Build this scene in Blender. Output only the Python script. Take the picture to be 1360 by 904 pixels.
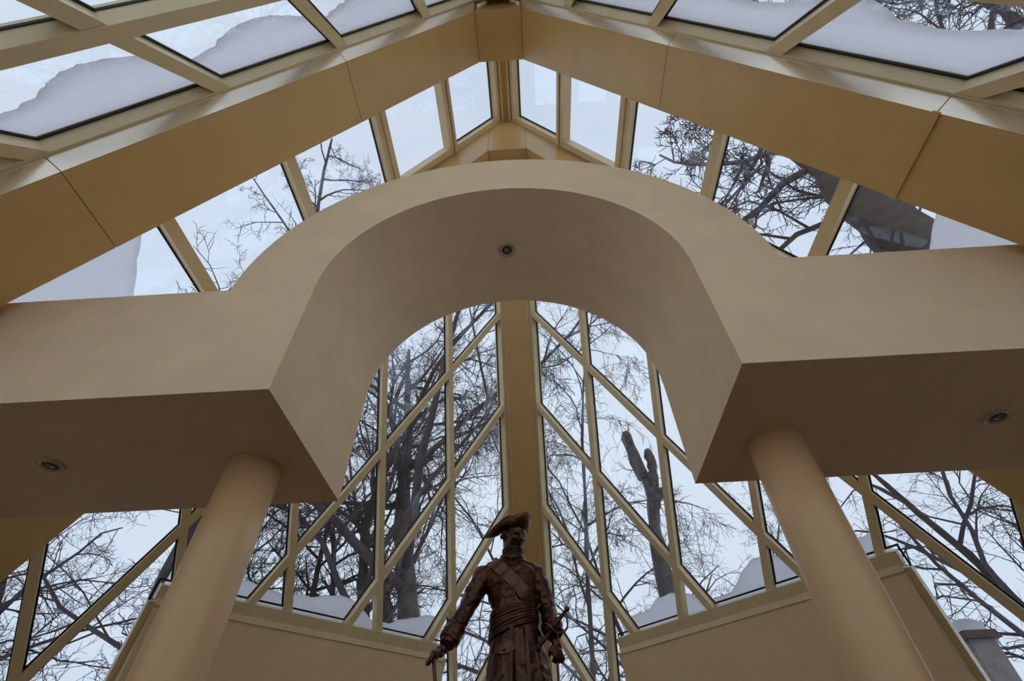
import bpy, bmesh, math, random
from mathutils import Vector, Matrix, noise

for o in list(bpy.data.objects): bpy.data.objects.remove(o)
scene = bpy.context.scene
COL = scene.collection

# ------------------------------------------------------------------ camera, sky, exposure
K = 5.8                       # metres per survey unit
CAMZ = 1.6
PITCH, ROLL, YAW = 0.78106, 0.03413, -0.02865
FPX, PPX, PPY = 645.34, 7.01, 33.64
cy_, sy_ = math.cos(YAW), math.sin(YAW); cp_, sp_ = math.cos(PITCH), math.sin(PITCH)
fwd = Vector((sy_*cp_, cy_*cp_, sp_)); rgt = Vector((cy_, -sy_, 0)); dwn = fwd.cross(rgt)
c_, s_ = math.cos(ROLL), math.sin(ROLL)
r2 = c_*rgt + s_*dwn; d2 = -s_*rgt + c_*dwn
cam = bpy.data.cameras.new('camera'); camo = bpy.data.objects.new('camera', cam); COL.objects.link(camo)
camo.matrix_world = Matrix(((r2.x, -d2.x, -fwd.x, 0), (r2.y, -d2.y, -fwd.y, 0), (r2.z, -d2.z, -fwd.z, CAMZ), (0, 0, 0, 1)))
cam.sensor_fit = 'HORIZONTAL'; cam.sensor_width = 36; cam.lens = 36*FPX/1360
cam.shift_x = -PPX/1360; cam.shift_y = PPY/1360
cam.clip_start = 0.05; cam.clip_end = 500
scene.camera = camo

def pray(px, py):
    v = Vector(((px-680-PPX)/FPX, (py-452-PPY)/FPX, 1.0))
    return r2*v.x + d2*v.y + fwd*v.z
def at_y(px, py, y):
    d = pray(px, py); d = d*(y/d.y); return Vector((d.x, d.y, d.z+CAMZ))

w = bpy.data.worlds.new('overcast'); scene.world = w; w.use_nodes = True
nt = w.node_tree; nt.nodes.clear()
tc = nt.nodes.new('ShaderNodeTexCoord'); nz = nt.nodes.new('ShaderNodeTexNoise'); nz.inputs['Scale'].default_value = 1.6; nz.inputs['Detail'].default_value = 4
rp = nt.nodes.new('ShaderNodeValToRGB')
rp.color_ramp.elements[0].position = .3; rp.color_ramp.elements[0].color = (.69, .785, .97, 1)
rp.color_ramp.elements[1].position = .7; rp.color_ramp.elements[1].color = (.77, .86, 1.0, 1)
bg = nt.nodes.new('ShaderNodeBackground'); bg.inputs['Strength'].default_value = 1.0
wo = nt.nodes.new('ShaderNodeOutputWorld')
nt.links.new(tc.outputs['Generated'], nz.inputs['Vector']); nt.links.new(nz.outputs['Fac'], rp.inputs['Fac'])
nt.links.new(rp.outputs['Color'], bg.inputs['Color']); nt.links.new(bg.outputs['Background'], wo.inputs['Surface'])
vs = scene.view_settings
vs.view_transform = 'Standard'; vs.look = 'None'; vs.gamma = 1; vs.use_curve_mapping = False; vs.exposure = 0.0

# ------------------------------------------------------------------ materials
def srgb(r, g, b):
    f = lambda c: (c/255/12.92) if c/255 <= .04045 else ((c/255+.055)/1.055)**2.4
    return (f(r), f(g), f(b), 1)
def mat(name, col, rough=.6, metal=0., var=.12, nscale=6., bump=.0, bscale=60., spec=.5, col2=None):
    m = bpy.data.materials.new(name); m.use_nodes = True; n = m.node_tree; b = n.nodes['Principled BSDF']
    b.inputs['Roughness'].default_value = rough; b.inputs['Metallic'].default_value = metal
    b.inputs['Specular IOR Level'].default_value = spec
    t = n.nodes.new('ShaderNodeTexCoord'); z = n.nodes.new('ShaderNodeTexNoise'); z.inputs['Scale'].default_value = nscale; z.inputs['Detail'].default_value = 6
    r = n.nodes.new('ShaderNodeValToRGB'); r.color_ramp.elements[0].position = .3; r.color_ramp.elements[1].position = .7
    r.color_ramp.elements[0].color = tuple(c*(1-var) for c in col[:3])+(1,)
    r.color_ramp.elements[1].color = (col2 or tuple(min(1, c*(1+var)) for c in col[:3])+(1,))
    n.links.new(t.outputs['Object'], z.inputs['Vector']); n.links.new(z.outputs['Fac'], r.inputs['Fac']); n.links.new(r.outputs['Color'], b.inputs['Base Color'])
    if bump > 0:
        z2 = n.nodes.new('ShaderNodeTexNoise'); z2.inputs['Scale'].default_value = bscale; z2.inputs['Detail'].default_value = 3
        bp = n.nodes.new('ShaderNodeBump'); bp.inputs['Strength'].default_value = bump; bp.inputs['Distance'].default_value = .02
        n.links.new(t.outputs['Object'], z2.inputs['Vector']); n.links.new(z2.outputs['Fac'], bp.inputs['Height']); n.links.new(bp.outputs['Normal'], b.inputs['Normal'])
    return m
MT = dict(
    plaster=mat('arch_plaster', srgb(242, 213, 172), .8, var=.05, nscale=3, bump=.25, bscale=45),
    column=mat('column_paint', srgb(238, 196, 145), .34, var=.04, nscale=2, bump=.1, bscale=40),
    wall=mat('wall_paint', srgb(230, 203, 158), .8, var=.04, nscale=2, bump=.2, bscale=45),
    panel=mat('beam_cladding', srgb(216, 178, 114), .3, var=.05, nscale=2.5, bump=.12, bscale=70),
    frame=mat('frame_paint', srgb(234, 213, 166), .26, var=.05, nscale=4, bump=.05),
    gasket=mat('black_gasket', srgb(22, 22, 26), .5, var=.1),
    floor=mat('stone_floor', srgb(62, 38, 16), .4, var=.1, nscale=3),  # unseen floor, dark brown to dim and warm the bounce onto soffits
    bronze=mat('dark_bronze', srgb(82, 55, 43), .30, metal=.75, var=.4, nscale=7, bump=.4, bscale=22),
    bronze2=mat('worn_bronze', srgb(104, 74, 58), .30, metal=.75, var=.3, nscale=9, bump=.2, bscale=30),
    granite=mat('granite', srgb(120, 84, 76), .3, var=.25, nscale=40),
    edge=mat('painted_edge_sheen', srgb(250, 238, 216), .24, metal=.75, var=.02, nscale=3, spec=.8),  # light caught by the front beam edge, put into a paler colour
    snow=mat('snow', srgb(236, 240, 248), .9, var=.03, nscale=2, bump=.5, bscale=8),
    bark=mat('bark', srgb(74, 66, 62), .9, var=.3, nscale=6, bump=.8, bscale=14),
    moss=mat('mossy_bark', srgb(60, 60, 48), .9, var=.35, nscale=4, bump=.8, bscale=14),
    greybark=mat('grey_bark', srgb(98, 92, 90), .9, var=.35, nscale=5, bump=.8, bscale=14),
    birch=mat('birch_bark', srgb(150, 146, 146), .8, var=.3, nscale=5, bump=.3),
    twig=mat('twig', srgb(88, 80, 84), .9, var=.2, nscale=3),
    needle=mat('dark_twig', srgb(52, 54, 48), .9, var=.3, nscale=3),
    lamp=mat('lamp_ring', srgb(190, 172, 140), .35, var=.04),
    lens=mat('lamp_lens', srgb(120, 112, 100), .15, var=.1),
    brick=mat('brown_masonry', srgb(96, 78, 70), .9, var=.25, nscale=8),
    concrete=mat('grey_concrete', srgb(150, 142, 140), .9, var=.15, nscale=5),
    joint=mat('seam_shadow_gap', srgb(150, 128, 88), .7, var=.1),
)
def glassmat():
    m = bpy.data.materials.new('window_glass'); m.use_nodes = True; n = m.node_tree; n.nodes.clear()
    tr = n.nodes.new('ShaderNodeBsdfTransparent'); tr.inputs['Color'].default_value = (.97, .985, .985, 1)
    gl = n.nodes.new('ShaderNodeBsdfGlossy'); gl.inputs['Roughness'].default_value = .015; gl.inputs['Color'].default_value = (.95, .97, 1, 1)
    fr = n.nodes.new('ShaderNodeFresnel'); fr.inputs['IOR'].default_value = 1.5
    mx = n.nodes.new('ShaderNodeMixShader'); o = n.nodes.new('ShaderNodeOutputMaterial')
    # same reflectance on both faces of the thin pane (no total internal reflection)
    ge = n.nodes.new('ShaderNodeNewGeometry'); io = n.nodes.new('ShaderNodeMapRange')
    io.inputs['To Min'].default_value = 1.5; io.inputs['To Max'].default_value = 1/1.5
    n.links.new(ge.outputs['Backfacing'], io.inputs['Value']); n.links.new(io.outputs['Result'], fr.inputs['IOR'])
    n.links.new(fr.outputs[0], mx.inputs[0]); n.links.new(tr.outputs[0], mx.inputs[1]); n.links.new(gl.outputs[0], mx.inputs[2]); n.links.new(mx.outputs[0], o.inputs['Surface'])
    return m
MT['glass'] = glassmat()
def snowmat():
    m = MT['snow']; n = m.node_tree; b = n.nodes['Principled BSDF']; o = n.nodes['Material Output']
    t = n.nodes.new('ShaderNodeBsdfTranslucent'); t.inputs['Color'].default_value = (.95, .94, .96, 1)
    x = n.nodes.new('ShaderNodeMixShader'); x.inputs[0].default_value = .82
    n.links.new(b.outputs[0], x.inputs[1]); n.links.new(t.outputs[0], x.inputs[2]); n.links.new(x.outputs[0], o.inputs['Surface'])
snowmat()

# ------------------------------------------------------------------ helpers
def W(p): return Vector((p[0]*K, p[1]*K, p[2]*K+CAMZ))
def tag(o, label, cat, group=None, kind=None):
    o['label'] = label
    if cat: o['category'] = cat
    if group: o['group'] = group
    if kind: o['kind'] = kind
    return o
def empty(name, loc):
    o = bpy.data.objects.new(name, None); COL.objects.link(o); o.location = loc; o.empty_display_size = .1; return o
def mk(name, verts, faces, m, parent=None, smooth=False, origin=None):
    """verts in world metres"""
    base = Vector((0, 0, 0))
    if parent is not None:
        base = Vector(parent.location); pp = parent.parent
        while pp is not None: base += Vector(pp.location); pp = pp.parent
    org = Vector(origin) if origin is not None else base
    me = bpy.data.meshes.new(name); me.from_pydata([tuple(Vector(v)-org) for v in verts], [], faces)
    bm = bmesh.new(); bm.from_mesh(me); bmesh.ops.recalc_face_normals(bm, faces=bm.faces); bm.to_mesh(me); bm.free()
    me.materials.append(MT[m] if isinstance(m, str) else m)
    if smooth: me.polygons.foreach_set('use_smooth', [True]*len(me.polygons))
    o = bpy.data.objects.new(name, me); COL.objects.link(o)
    o.location = org-base
    if parent is not None: o.parent = parent
    return o
def prism(name, poly, vec, m, parent=None, **kw):
    """poly: world points; extruded by vec (world vector or list of end points)"""
    n = len(poly); v2 = [p+vec for p in poly] if isinstance(vec, Vector) else list(vec)
    faces = [tuple(range(n)), tuple(range(2*n-1, n-1, -1))]+[(i, (i+1) % n, n+(i+1) % n, n+i) for i in range(n)]
    return mk(name, list(poly)+v2, faces, m, parent, **kw)
def bar(name, p0, p1, nrm, width, d0, d1, m, parent):
    """unit coords. box along p0-p1, width in-plane, from d0 to d1 along outward normal"""
    p0, p1, nrm = Vector(p0), Vector(p1), Vector(nrm).normalized()
    w_ = (p1-p0).cross(nrm).normalized()*(width/2)
    a = [W(p0-w_+nrm*d0), W(p0+w_+nrm*d0), W(p0+w_+nrm*d1), W(p0-w_+nrm*d1)]
    b = [W(p1-w_+nrm*d0), W(p1+w_+nrm*d0), W(p1+w_+nrm*d1), W(p1-w_+nrm*d1)]
    return prism(name, a, b, m, parent)
def clip(subj, a, b, c):          # keep a*x+b*y<=c
    out = []
    for i in range(len(subj)):
        P, Q = subj[i-1], subj[i]; fp = a*P[0]+b*P[1]-c; fq = a*Q[0]+b*Q[1]-c
        if (fp <= 0) != (fq <= 0):
            t = fp/(fp-fq); out.append((P[0]+t*(Q[0]-P[0]), P[1]+t*(Q[1]-P[1])))
        if fq <= 0: out.append(Q)
    return out
def area(p): return abs(sum(p[i-1][0]*p[i][1]-p[i][0]*p[i-1][1] for i in range(len(p))))/2
def inset(poly, d):
    n = len(poly); s = sum(poly[i-1][0]*poly[i][1]-poly[i][0]*poly[i-1][1] for i in range(n)); sg = 1 if s > 0 else -1
    out = []
    for i in range(n):
        a, b, c = Vector(poly[i-1]), Vector(poly[i]), Vector(poly[(i+1) % n])
        e1 = (b-a).normalized(); e2 = (c-b).normalized()
        n1 = Vector((-e1.y, e1.x))*sg; n2 = Vector((-e2.y, e2.x))*sg
        k = 1+n1.dot(n2)
        if k < .05: out.append(tuple(b)); continue
        out.append(tuple(b+(n1+n2)*(d/k)))
    return out
def dedupe(p):
    q = []
    for v in p:
        if not q or (Vector(v)-Vector(q[-1])).length > .004: q.append(v)
    if len(q) > 1 and (Vector(q[0])-Vector(q[-1])).length < .004: q.pop()
    return q
def intervals(poly, ax, val):
    """where the line coord[ax]==val runs inside poly -> list of (lo,hi) of other coord"""
    ts = []
    for i in range(len(poly)):
        P, Q = poly[i-1], poly[i]
        if (P[ax]-val)*(Q[ax]-val) < 0:
            t = (val-P[ax])/(Q[ax]-P[ax]); ts.append(P[1-ax]+t*(Q[1-ax]-P[1-ax]))
    ts.sort(); return list(zip(ts[::2], ts[1::2]))

T3 = math.sqrt(3)
S_ = .303; ZR = 1.9; X0 = -.0275; XO = .0403; GO = .0228; YAP = .6177; Y1 = .33
DLv = Vector((.5, 0, T3/2)); DRv = Vector((-.5, 0, T3/2)); Mv = Vector((0, -.5, T3/2)); Fv = Vector((0, .5, T3/2))
FLOOR = -CAMZ/K
MW, MD, GD = .0145, .028, .024      # bar width, depth, glass offset

def lattice(win, O, A, B, sgn, region, avals, bvals, gas=.003, mw=MW, rw=MW, bname='rail'):
    """O origin; point = O + a*A + b*B.  mullions at a=avals run along B, rails at b=bvals run along A"""
    O, A, B = Vector(O), Vector(A), Vector(B)
    n = A.cross(B).normalized()
    if n.dot(sgn) < 0: n = -n
    P = lambda a, b: O+A*a+B*b
    for av in avals:
        for lo, hi in intervals(region, 0, av):
            if hi-lo > .01: bar('mullion', P(av, lo), P(av, hi), n, mw, .0018, MD, 'frame', win)
    for bv in bvals:
        for lo, hi in intervals(region, 1, bv):
            if hi-lo > .01: bar(bname, P(lo, bv), P(hi, bv), n, rw, 0, MD+.001, 'frame', win)
    ae = [min(p[0] for p in region)-1]+list(avals)+[max(p[0] for p in region)+1]
    be = [min(p[1] for p in region)-1]+list(bvals)+[max(p[1] for p in region)+1]
    for i in range(len(ae)-1):
        for j in range(len(be)-1):
            c = region
            for args in ((-1, 0, -ae[i]), (1, 0, ae[i+1]), (0, -1, -be[j]), (0, 1, be[j+1])):
                c = clip(c, *args)
                if len(c) < 3: break
            c = dedupe(c) if len(c) >= 3 else c
            if len(c) < 3 or area(c) < .0004: continue
            poly = [W(P(*v)+n*GD) for v in c]
            cen = sum(poly, Vector((0, 0, 0)))/len(poly)
            pane = prism('pane', poly, n*(.002*K), 'glass', win, origin=cen)
            # black gasket: one ring per pane, hugging the bars
            # work in an orthonormal plane frame
            e1 = A.normalized(); e2 = n.cross(e1)
            loc = [((P(*v)-O).dot(e1), (P(*v)-O).dot(e2)) for v in c]
            r1 = inset(loc, mw*.45); r2_ = inset(loc, mw*.5+gas)
            if area(r2_) > area(loc) or area(r2_) < .1*area(loc): continue
            k = len(c); G = lambda q, h: W(O+e1*q[0]+e2*q[1]+n*h)
            vv = [G(q, GD-.0032) for q in r1]+[G(q, GD-.0032) for q in r2_]+[G(q, GD-.0001) for q in r2_]
            ff = [(q, (q+1) % k, k+(q+1) % k, k+q) for q in range(k)]+[(k+q, k+(q+1) % k, 2*k+(q+1) % k, 2*k+q) for q in range(k)]
            mk('gasket', vv, ff, 'gasket', pane)
    return n

# ------------------------------------------------------------------ setting: floor, lower walls
def struct(name, label): 
    o = empty(name, (0, 0, 0)); tag(o, label, None, kind='structure'); return o
fl = prism('floor', [W((x, y, FLOOR)) for x, y in ((-1.35, -.95), (1.3, -.95), (1.3, 1.95), (-1.35, 1.95))], Vector((0, 0, -.25)), 'floor')
tag(fl, 'unseen dark brown stone floor of the glazed pavilion', None, kind='structure')

CS = 1.81                              # a+b at the underside of the rear sill
K1, K2 = -1.09, .71                    # a-b at the two ends of the solid wall below the sill
ZS = ZR-T3/2*CS
CLOW = (ZR-FLOOR)/(T3/2)-.04
def rear(S):
    D = DLv if S < 0 else DRv
    O = Vector((X0+S*XO, YAP, ZR)); A = -D; B = -Mv
    return O, A, B
sideName = {-1: 'left', 1: 'right'}
sideWord = {-1: 'cane hand', 1: 'sword hand'}      # the statue's hands tell the two sides apart
for S in (-1, 1):
    O, A, B = rear(S)
    P = lambda a, b: O+A*a+B*b
    side = 'on the left' if S < 0 else 'on the right'
    win = struct('window_%d' % (1 if S < 0 else 2), 'tall sloping lattice glazing rising behind the statue, on the side of the statue\'s %s' % sideWord[S])
    BB = .13
    cs = CS-.03
    reg = [(.010, BB), (CS+.2, BB), (2.1, BB+.12), (2.1, CLOW-2.1), ((CLOW+K2)/2, (CLOW-K2)/2), ((cs+K2)/2, (cs-K2)/2), ((cs+K1)/2, (cs-K1)/2), ((CLOW+K1)/2, (CLOW-K1)/2), (.010, CLOW-.010)]
    n = lattice(win, O, A, B, Vector((S, 1, .5)), reg, [S_*k for k in range(1, 7)], [.76+S_*k for k in range(-1, 6)])
    # perimeter bars: beside the ridge post, along the sill, down the reveals
    bar('frame_bar', P(.010, .2), P(.010, CLOW-.02), n, MW, -.001, MD+.003, 'frame', win)
    H = Vector((-S*.70710678, .70710678, 0))
    a0, a1 = (CS+K2)/2, (CS+K1)/2
    e0, e1_ = P((cs+K2)/2, (cs-K2)/2), P((cs+K1)/2, (cs-K1)/2)
    bar('sill', P((CS-.018+K2+.01)/2, (CS-.018-K2-.01)/2), P((CS-.018+K1)/2, (CS-.018-K1)/2), n, .026, -.004, MD+.004, 'frame', win)
    # solid wall under the sill
    p0, p1 = P((CS+K2)/2, (CS-K2)/2), P((CS+K1)/2, (CS-K1)/2)
    out = Vector((S*.70710678, .70710678, 0))
    dep = .035
    wl = prism('wall_rear_'+sideName[S], [W(p0-out*.004), W(p1-out*.004), W(p1+out*dep), W(p0+out*dep)], [W(Vector((q.x, q.y, FLOOR))) for q in (p0-out*.004, p1-out*.004, p1+out*dep, p0+out*dep)], 'wall')
    tag(wl, 'beige painted wall below the rear glazing sill, on the side of the statue\'s %s' % sideWord[S], None, kind='structure')
    lp0, lp1 = p0-out*.007, p1-out*.007
    prism('sill_lip', [W(v+Vector((0, 0, .006))) for v in (lp0, lp1, p1+out*.01, p0+out*.01)], Vector((0, 0, -.012*K)), 'frame', win)
    for kk, pp, dirn in ((K2, p0, -1), (K1, p1, 1)):
        top = pp; bot = Vector((pp.x, pp.y, FLOOR))
        gb = P((CLOW+.04+kk)/2, (CLOW+.04-kk)/2)
        hv = -H*dirn*.02 if kk == K2 else -H*.02
        hv = (p1-p0).normalized()*(.02 if kk == K2 else -.02)
        tu = P((cs+kk)/2, (cs-kk)/2)
        topo = tu+n*MD
        q = [W(top), W(tu), W(topo), W(gb+n*MD), W(Vector((gb.x, gb.y, FLOOR))), W(bot)]
        prism('reveal', q, [v+hv*K for v in q], 'frame', win)
        hv2 = (p1-p0).normalized()*(-.005 if kk == K2 else .005)
        bar('reveal_bar', top+hv2+B*0, gb+hv2, n, .012, -.003, MD+.002, 'frame', win)
# ridge post between the two rear faces
post = struct('trim_1', 'broad sloping cream post where the two rear glass faces meet')
c0 = Vector((X0, YAP, ZR)); L0 = .16; L1 = CLOW
nrm = Vector((0, T3/2, .5))
bar('post_face', c0-Mv*L0, c0-Mv*L1, nrm, .066, -.012, .05, 'panel', post)
for sx in (-1, 1):
    bar('post_edge', c0-Mv*L0+Vector((sx*.0365, 0, 0)), c0-Mv*L1+Vector((sx*.0365, 0, 0)), nrm, .007, -.004, .04, 'frame', post)

# ------------------------------------------------------------------ gable roof panes between the two frames
for S in (-1, 1):
    D = DLv if S < 0 else DRv
    O = Vector((X0+S*GO, 0, ZR)); A = -D; B = Vector((0, 1, 0))
    P = lambda a, b: O+A*a+B*b
    win = struct('window_%d' % (3 if S < 0 else 4), 'steep row of roof panes above the arch, on the side of the statue\'s %s' % sideWord[S])
    reg = [(.006, .36), (1.8, .36), (1.8, .632), (.006, .632)]
    n = lattice(win, O, A, B, Vector((S, 0, .5)), reg, [S_*k for k in range(1, 6)], [], mw=.026)
    bar('frame_bar', P(.006, .36), P(.006, .66), n, .024, -.002, MD, 'frame', win)
    bar('frame_bar', P(0, .632), P(1.8, .632), n, .024, .002, MD, 'frame', win)
    # opening sash in the second bay
    a0, a1, b0, b1 = S_+.014, 2*S_-.014, .385, .622
    sash = empty('sash', (0, 0, 0)); sash.parent = win
    for q0, q1 in (((a0, b0), (a0, b1)), ((a1, b0), (a1, b1)), ((a0, b1), (a1, b1)), ((a0, b0), (a1, b0))):
        bar('sash_bar', P(*q0), P(*q1), n, .018, -.004, GD, 'frame', sash)
    bar('sash_bar', P(a0-.019, b0), P(a0-.019, b1+.01), n, .012, -.008, GD, 'frame', sash)
    low = O+A*1.8
    wv = prism('wall_side_'+sideName[S], [W((low.x, .30, low.z)), W((low.x, .70, low.z)), W((low.x+S*.03, .70, low.z)), W((low.x+S*.03, .30, low.z))], [W((x, y, FLOOR)) for x, y in ((low.x, .30), (low.x, .70), (low.x+S*.03, .70), (low.x+S*.03, .30))], 'wall')
    tag(wv, 'beige painted wall below the roof panes at the arch end on the side of the statue\'s %s' % sideWord[S], None, kind='structure')
rid = struct('trim_2', 'narrow ridge bar between the two slopes of roof panes')
rc = Vector((X0, 0, ZR))
bar('ridge_bar', rc+Vector((0, .36, 0)), rc+Vector((0, .66, 0)), Vector((0, 0, 1)), .060, .004, .05, 'panel', rid)
for sx in (-1, 1):
    bar('ridge_lip', rc+Vector((sx*.013, .36, 0)), rc+Vector((sx*.013, .66, 0)), Vector((0, 0, 1)), .007, -.004, .02, 'frame', rid)

# ------------------------------------------------------------------ front glazing (over the camera)
for S in (-1, 1):
    D = DLv if S < 0 else DRv
    O = Vector((X0+S*GO, Y1, ZR)); A = -D; B = -Fv
    P = lambda a, b: O+A*a+B*b
    win = struct('window_%d' % (5 if S < 0 else 6), 'large sloping roof panes on the near side of the front beam, on the side of the statue\'s %s' % sideWord[S])
    CSF = 2.02  # front sill, out of view; its height is shaped to tune front daylight
    cs = CSF-.02
    reg = [(.012, .167), (cs-.167, .167), (.012, cs-.012)]
    n = lattice(win, O, A, B, Vector((S, -1, .5)), reg, [S_*k for k in range(1, 8)], [S_*(1.42+k) for k in range(0, 6)], mw=.021, rw=.026, gas=.004)
    bar('frame_bar', P(0, .167), P(CSF-.2, .167), n, .021, .001, MD+.004, 'frame', win)
    bar('frame_bar', P(.010, .1), P(.010, cs), n, .02, -.002, MD+.003, 'frame', win)
    bar('sill', P(cs+.01, 0), P(0, cs+.01), n, .03, -.004, MD, 'frame', win)
    p0, p1 = P(CSF, 0), P(0, CSF)
    out = Vector((S*.70710678, -.70710678, 0))
    wl = prism('wall_front_'+sideName[S], [W(p0), W(p1), W(p1+out*.04), W(p0+out*.04)], [W(Vector((q.x, q.y, FLOOR))) for q in (p0, p1, p1+out*.04, p0+out*.04)], 'wall')
    tag(wl, 'beige painted wall facing the arch, on the side of the statue\'s %s' % sideWord[S], None, kind='structure')
hp = struct('trim_3', 'sloping hip post between the two near glass faces')
c0f = Vector((X0, Y1, ZR))
bar('post_face', c0f-Fv*.14, c0f-Fv*2.02, Vector((0, -T3/2, .5)), .066, -.012, .05, 'panel', hp)

# ------------------------------------------------------------------ the two big inverted-V beams
ND = .093; HB = .064
def beam(name, label, prof, yc0, yc1, seams, trimside):
    root = struct(name, label)
    zflat = None
    for S in (-1, 1):
        D = DLv if S < 0 else DRv
        N = Vector((S*T3/2, 0, .5)); O = Vector((X0+S*GO, 0, ZR))
        def pt(yn, a): return O+N*yn[1]+Vector((0, yn[0], 0))-D*a
        def a_top(yn):   # where this edge reaches x = X0 + S*HB
            q = O+N*yn[1]; return (S*(X0+S*HB-q.x))/.5
        amax = lambda yn: ((O+N*yn[1]).z-FLOOR)/(T3/2)
        cuts = [None]+sorted(seams[S])+['end']
        for i in range(len(cuts)-1):
            s0, s1 = cuts[i], cuts[i+1]
            a = [W(pt(q, a_top(q)+.0007 if s0 is None else s0+.0007)) for q in prof]
            b = [W(pt(q, amax(q) if s1 == 'end' else s1-.0007)) for q in prof]
            prism('cladding_panel', a, b, 'panel', root)
        # recessed core so that the seams read as shadow lines
        pc = [(y+(yc0+yc1)/2*0, n_) for y, n_ in prof]
        cy = sum(y for y, _ in pc)/len(pc); cn = sum(n_ for _, n_ in pc)/len(pc)
        core = [(cy+(y-cy)*.97, cn+(n_-cn)*.97) for y, n_ in pc]
        prism('beam_core', [W(pt(q, a_top(q)-.004)) for q in core], [W(pt(q, amax(q)-.002)) for q in core], 'joint', root)
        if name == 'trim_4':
            ep = [(.2598, -ND-.0004), (.2424, -.0752), (.2436, -.0738), (.261, -.0918)]  # beam's front edge; its sky-lit brightness is put into a pale metallic colour
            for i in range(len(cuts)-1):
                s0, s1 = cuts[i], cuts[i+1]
                prism('painted_sheen_strip', [W(pt(q, a_top(q)+.0007 if s0 is None else s0+.0007)) for q in ep], [W(pt(q, amax(q) if s1 == 'end' else s1-.0007)) for q in ep], 'edge', root)
        if S in trimside:
            sa = trimside[S]
            for y0, y1 in ((prof[0][0], prof[1][0]),):
                q = [(y0-.003, -ND-.004), (y1, -ND-.004), (y1, -ND+.001), (y0-.003, -ND+.001)]
                prism('joint_strip', [W(pt(v, sa-.005)) for v in q], [W(pt(v, sa+.005)) for v in q], 'panel', root)
    zf = ZR+GO*T3-2*ND-T3*HB
    zt = ZR+.01
    q = [(-HB+.0008, zf), (HB-.0008, zf), (HB-.0008, zt-.07), (.02, zt+.02), (-.02, zt+.02), (-HB+.0008, zt-.07)]
    prism('apex_block', [W((X0+x, yc0, z)) for x, z in q], [W((X0+x, yc1, z)) for x, z in q], 'panel', root)
    return root
prof1 = [(.261, -ND), (.382, -ND), (.382, .018), (.335, .022), (.228, -.058), (.2436, -.0748)]
beam('trim_4', 'wide inverted V roof beam clad in tan panels crossing above the arch', prof1, .258, .382, {-1: [.759, 1.342], 1: [.813, 1.33]}, {1: 1.33})
prof2 = [(.637, -ND), (.747, -ND), (.757, -.078), (.715, -.045), (.637, .018)]
beam('trim_5', 'second inverted V roof beam on the far side of the arch', prof2, .637, .747, {-1: [.8, 1.34], 1: [.8, 1.34]}, {})

# ------------------------------------------------------------------ the arch block
ZB, YF, YR, RI, RO, ZSP = .3766, .3951, .6475, .2666, .3902, .5749
XA = X0
def arch():
    pts = []
    xe = lambda z: (ZR-z)/T3+GO-.012
    nseg = 48
    out = [(-xe(ZB), ZB), (-xe(ZSP), ZSP)]
    out += [(-RO*math.cos(math.pi*i/nseg), ZSP+RO*math.sin(math.pi*i/nseg)) for i in range(nseg+1)]
    out += [(xe(ZSP), ZSP), (xe(ZB), ZB)]
    inn = [(RI, ZB)]+[(RI*math.cos(math.pi*i/nseg), ZSP+RI*math.sin(math.pi*i/nseg)) for i in range(nseg+1)]+[(-RI, ZB)]
    # build as strips: pair outer & inner for a clean mesh
    O_ = [(-xe(ZB), ZB), (-xe(ZSP), ZSP)]
    verts, faces = [], []
    def quadstrip(a, b):
        # a,b lists of (x,z) same length -> front, rear faces ; returns nothing
        for i in range(len(a)-1):
            q = [a[i], a[i+1], b[i+1], b[i]]
            for y in (YF, YR):
                k = len(verts); verts.extend([W((XA+x, y, z)) for x, z in q]); faces.append((k, k+1, k+2, k+3))
    arcO = [(-RO*math.cos(math.pi*i/nseg), ZSP+RO*math.sin(math.pi*i/nseg)) for i in range(nseg+1)]
    arcI = [(-RI*math.cos(math.pi*i/nseg), ZSP+RI*math.sin(math.pi*i/nseg)) for i in range(nseg+1)]
    quadstrip(arcO, arcI)
    quadstrip([(-xe(ZSP), ZSP), (-RO, ZSP), (-RI, ZSP)], [(-xe(ZB), ZB), (-RO, ZB), (-RI, ZB)])
    quadstrip([(RI, ZSP), (RO, ZSP), (xe(ZSP), ZSP)], [(RI, ZB), (RO, ZB), (xe(ZB), ZB)])
    ring = [(-xe(ZB), ZB), (-xe(ZSP), ZSP)]+arcO+[(xe(ZSP), ZSP), (xe(ZB), ZB), (RO, ZB), (RI, ZB)]+arcI[::-1]+[(-RI, ZB), (-RO, ZB)]
    for i in range(len(ring)):
        p, q = ring[i], ring[(i+1) % len(ring)]
        if (Vector(p)-Vector(q)).length < 1e-6: continue
        k = len(verts); verts.extend([W((XA+p[0], YF, p[1])), W((XA+q[0], YF, q[1])), W((XA+q[0], YR, q[1])), W((XA+p[0], YR, p[1]))]); faces.append((k, k+1, k+2, k+3))
    o = mk('wall_arch', verts, faces, 'plaster')
    me = o.data; bm = bmesh.new(); bm.from_mesh(me); bmesh.ops.remove_doubles(bm, verts=bm.verts, dist=.0005); bmesh.ops.recalc_face_normals(bm, faces=bm.faces)
    for f in bm.faces: f.smooth = True
    for e in bm.edges:
        if len(e.link_faces) == 2 and e.calc_face_angle(0) > .35: e.smooth = False
    bm.to_mesh(me); bm.free()
    tag(o, 'thick beige plaster arch with flat arms carried on two round columns', None, kind='structure')
arch()

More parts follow.
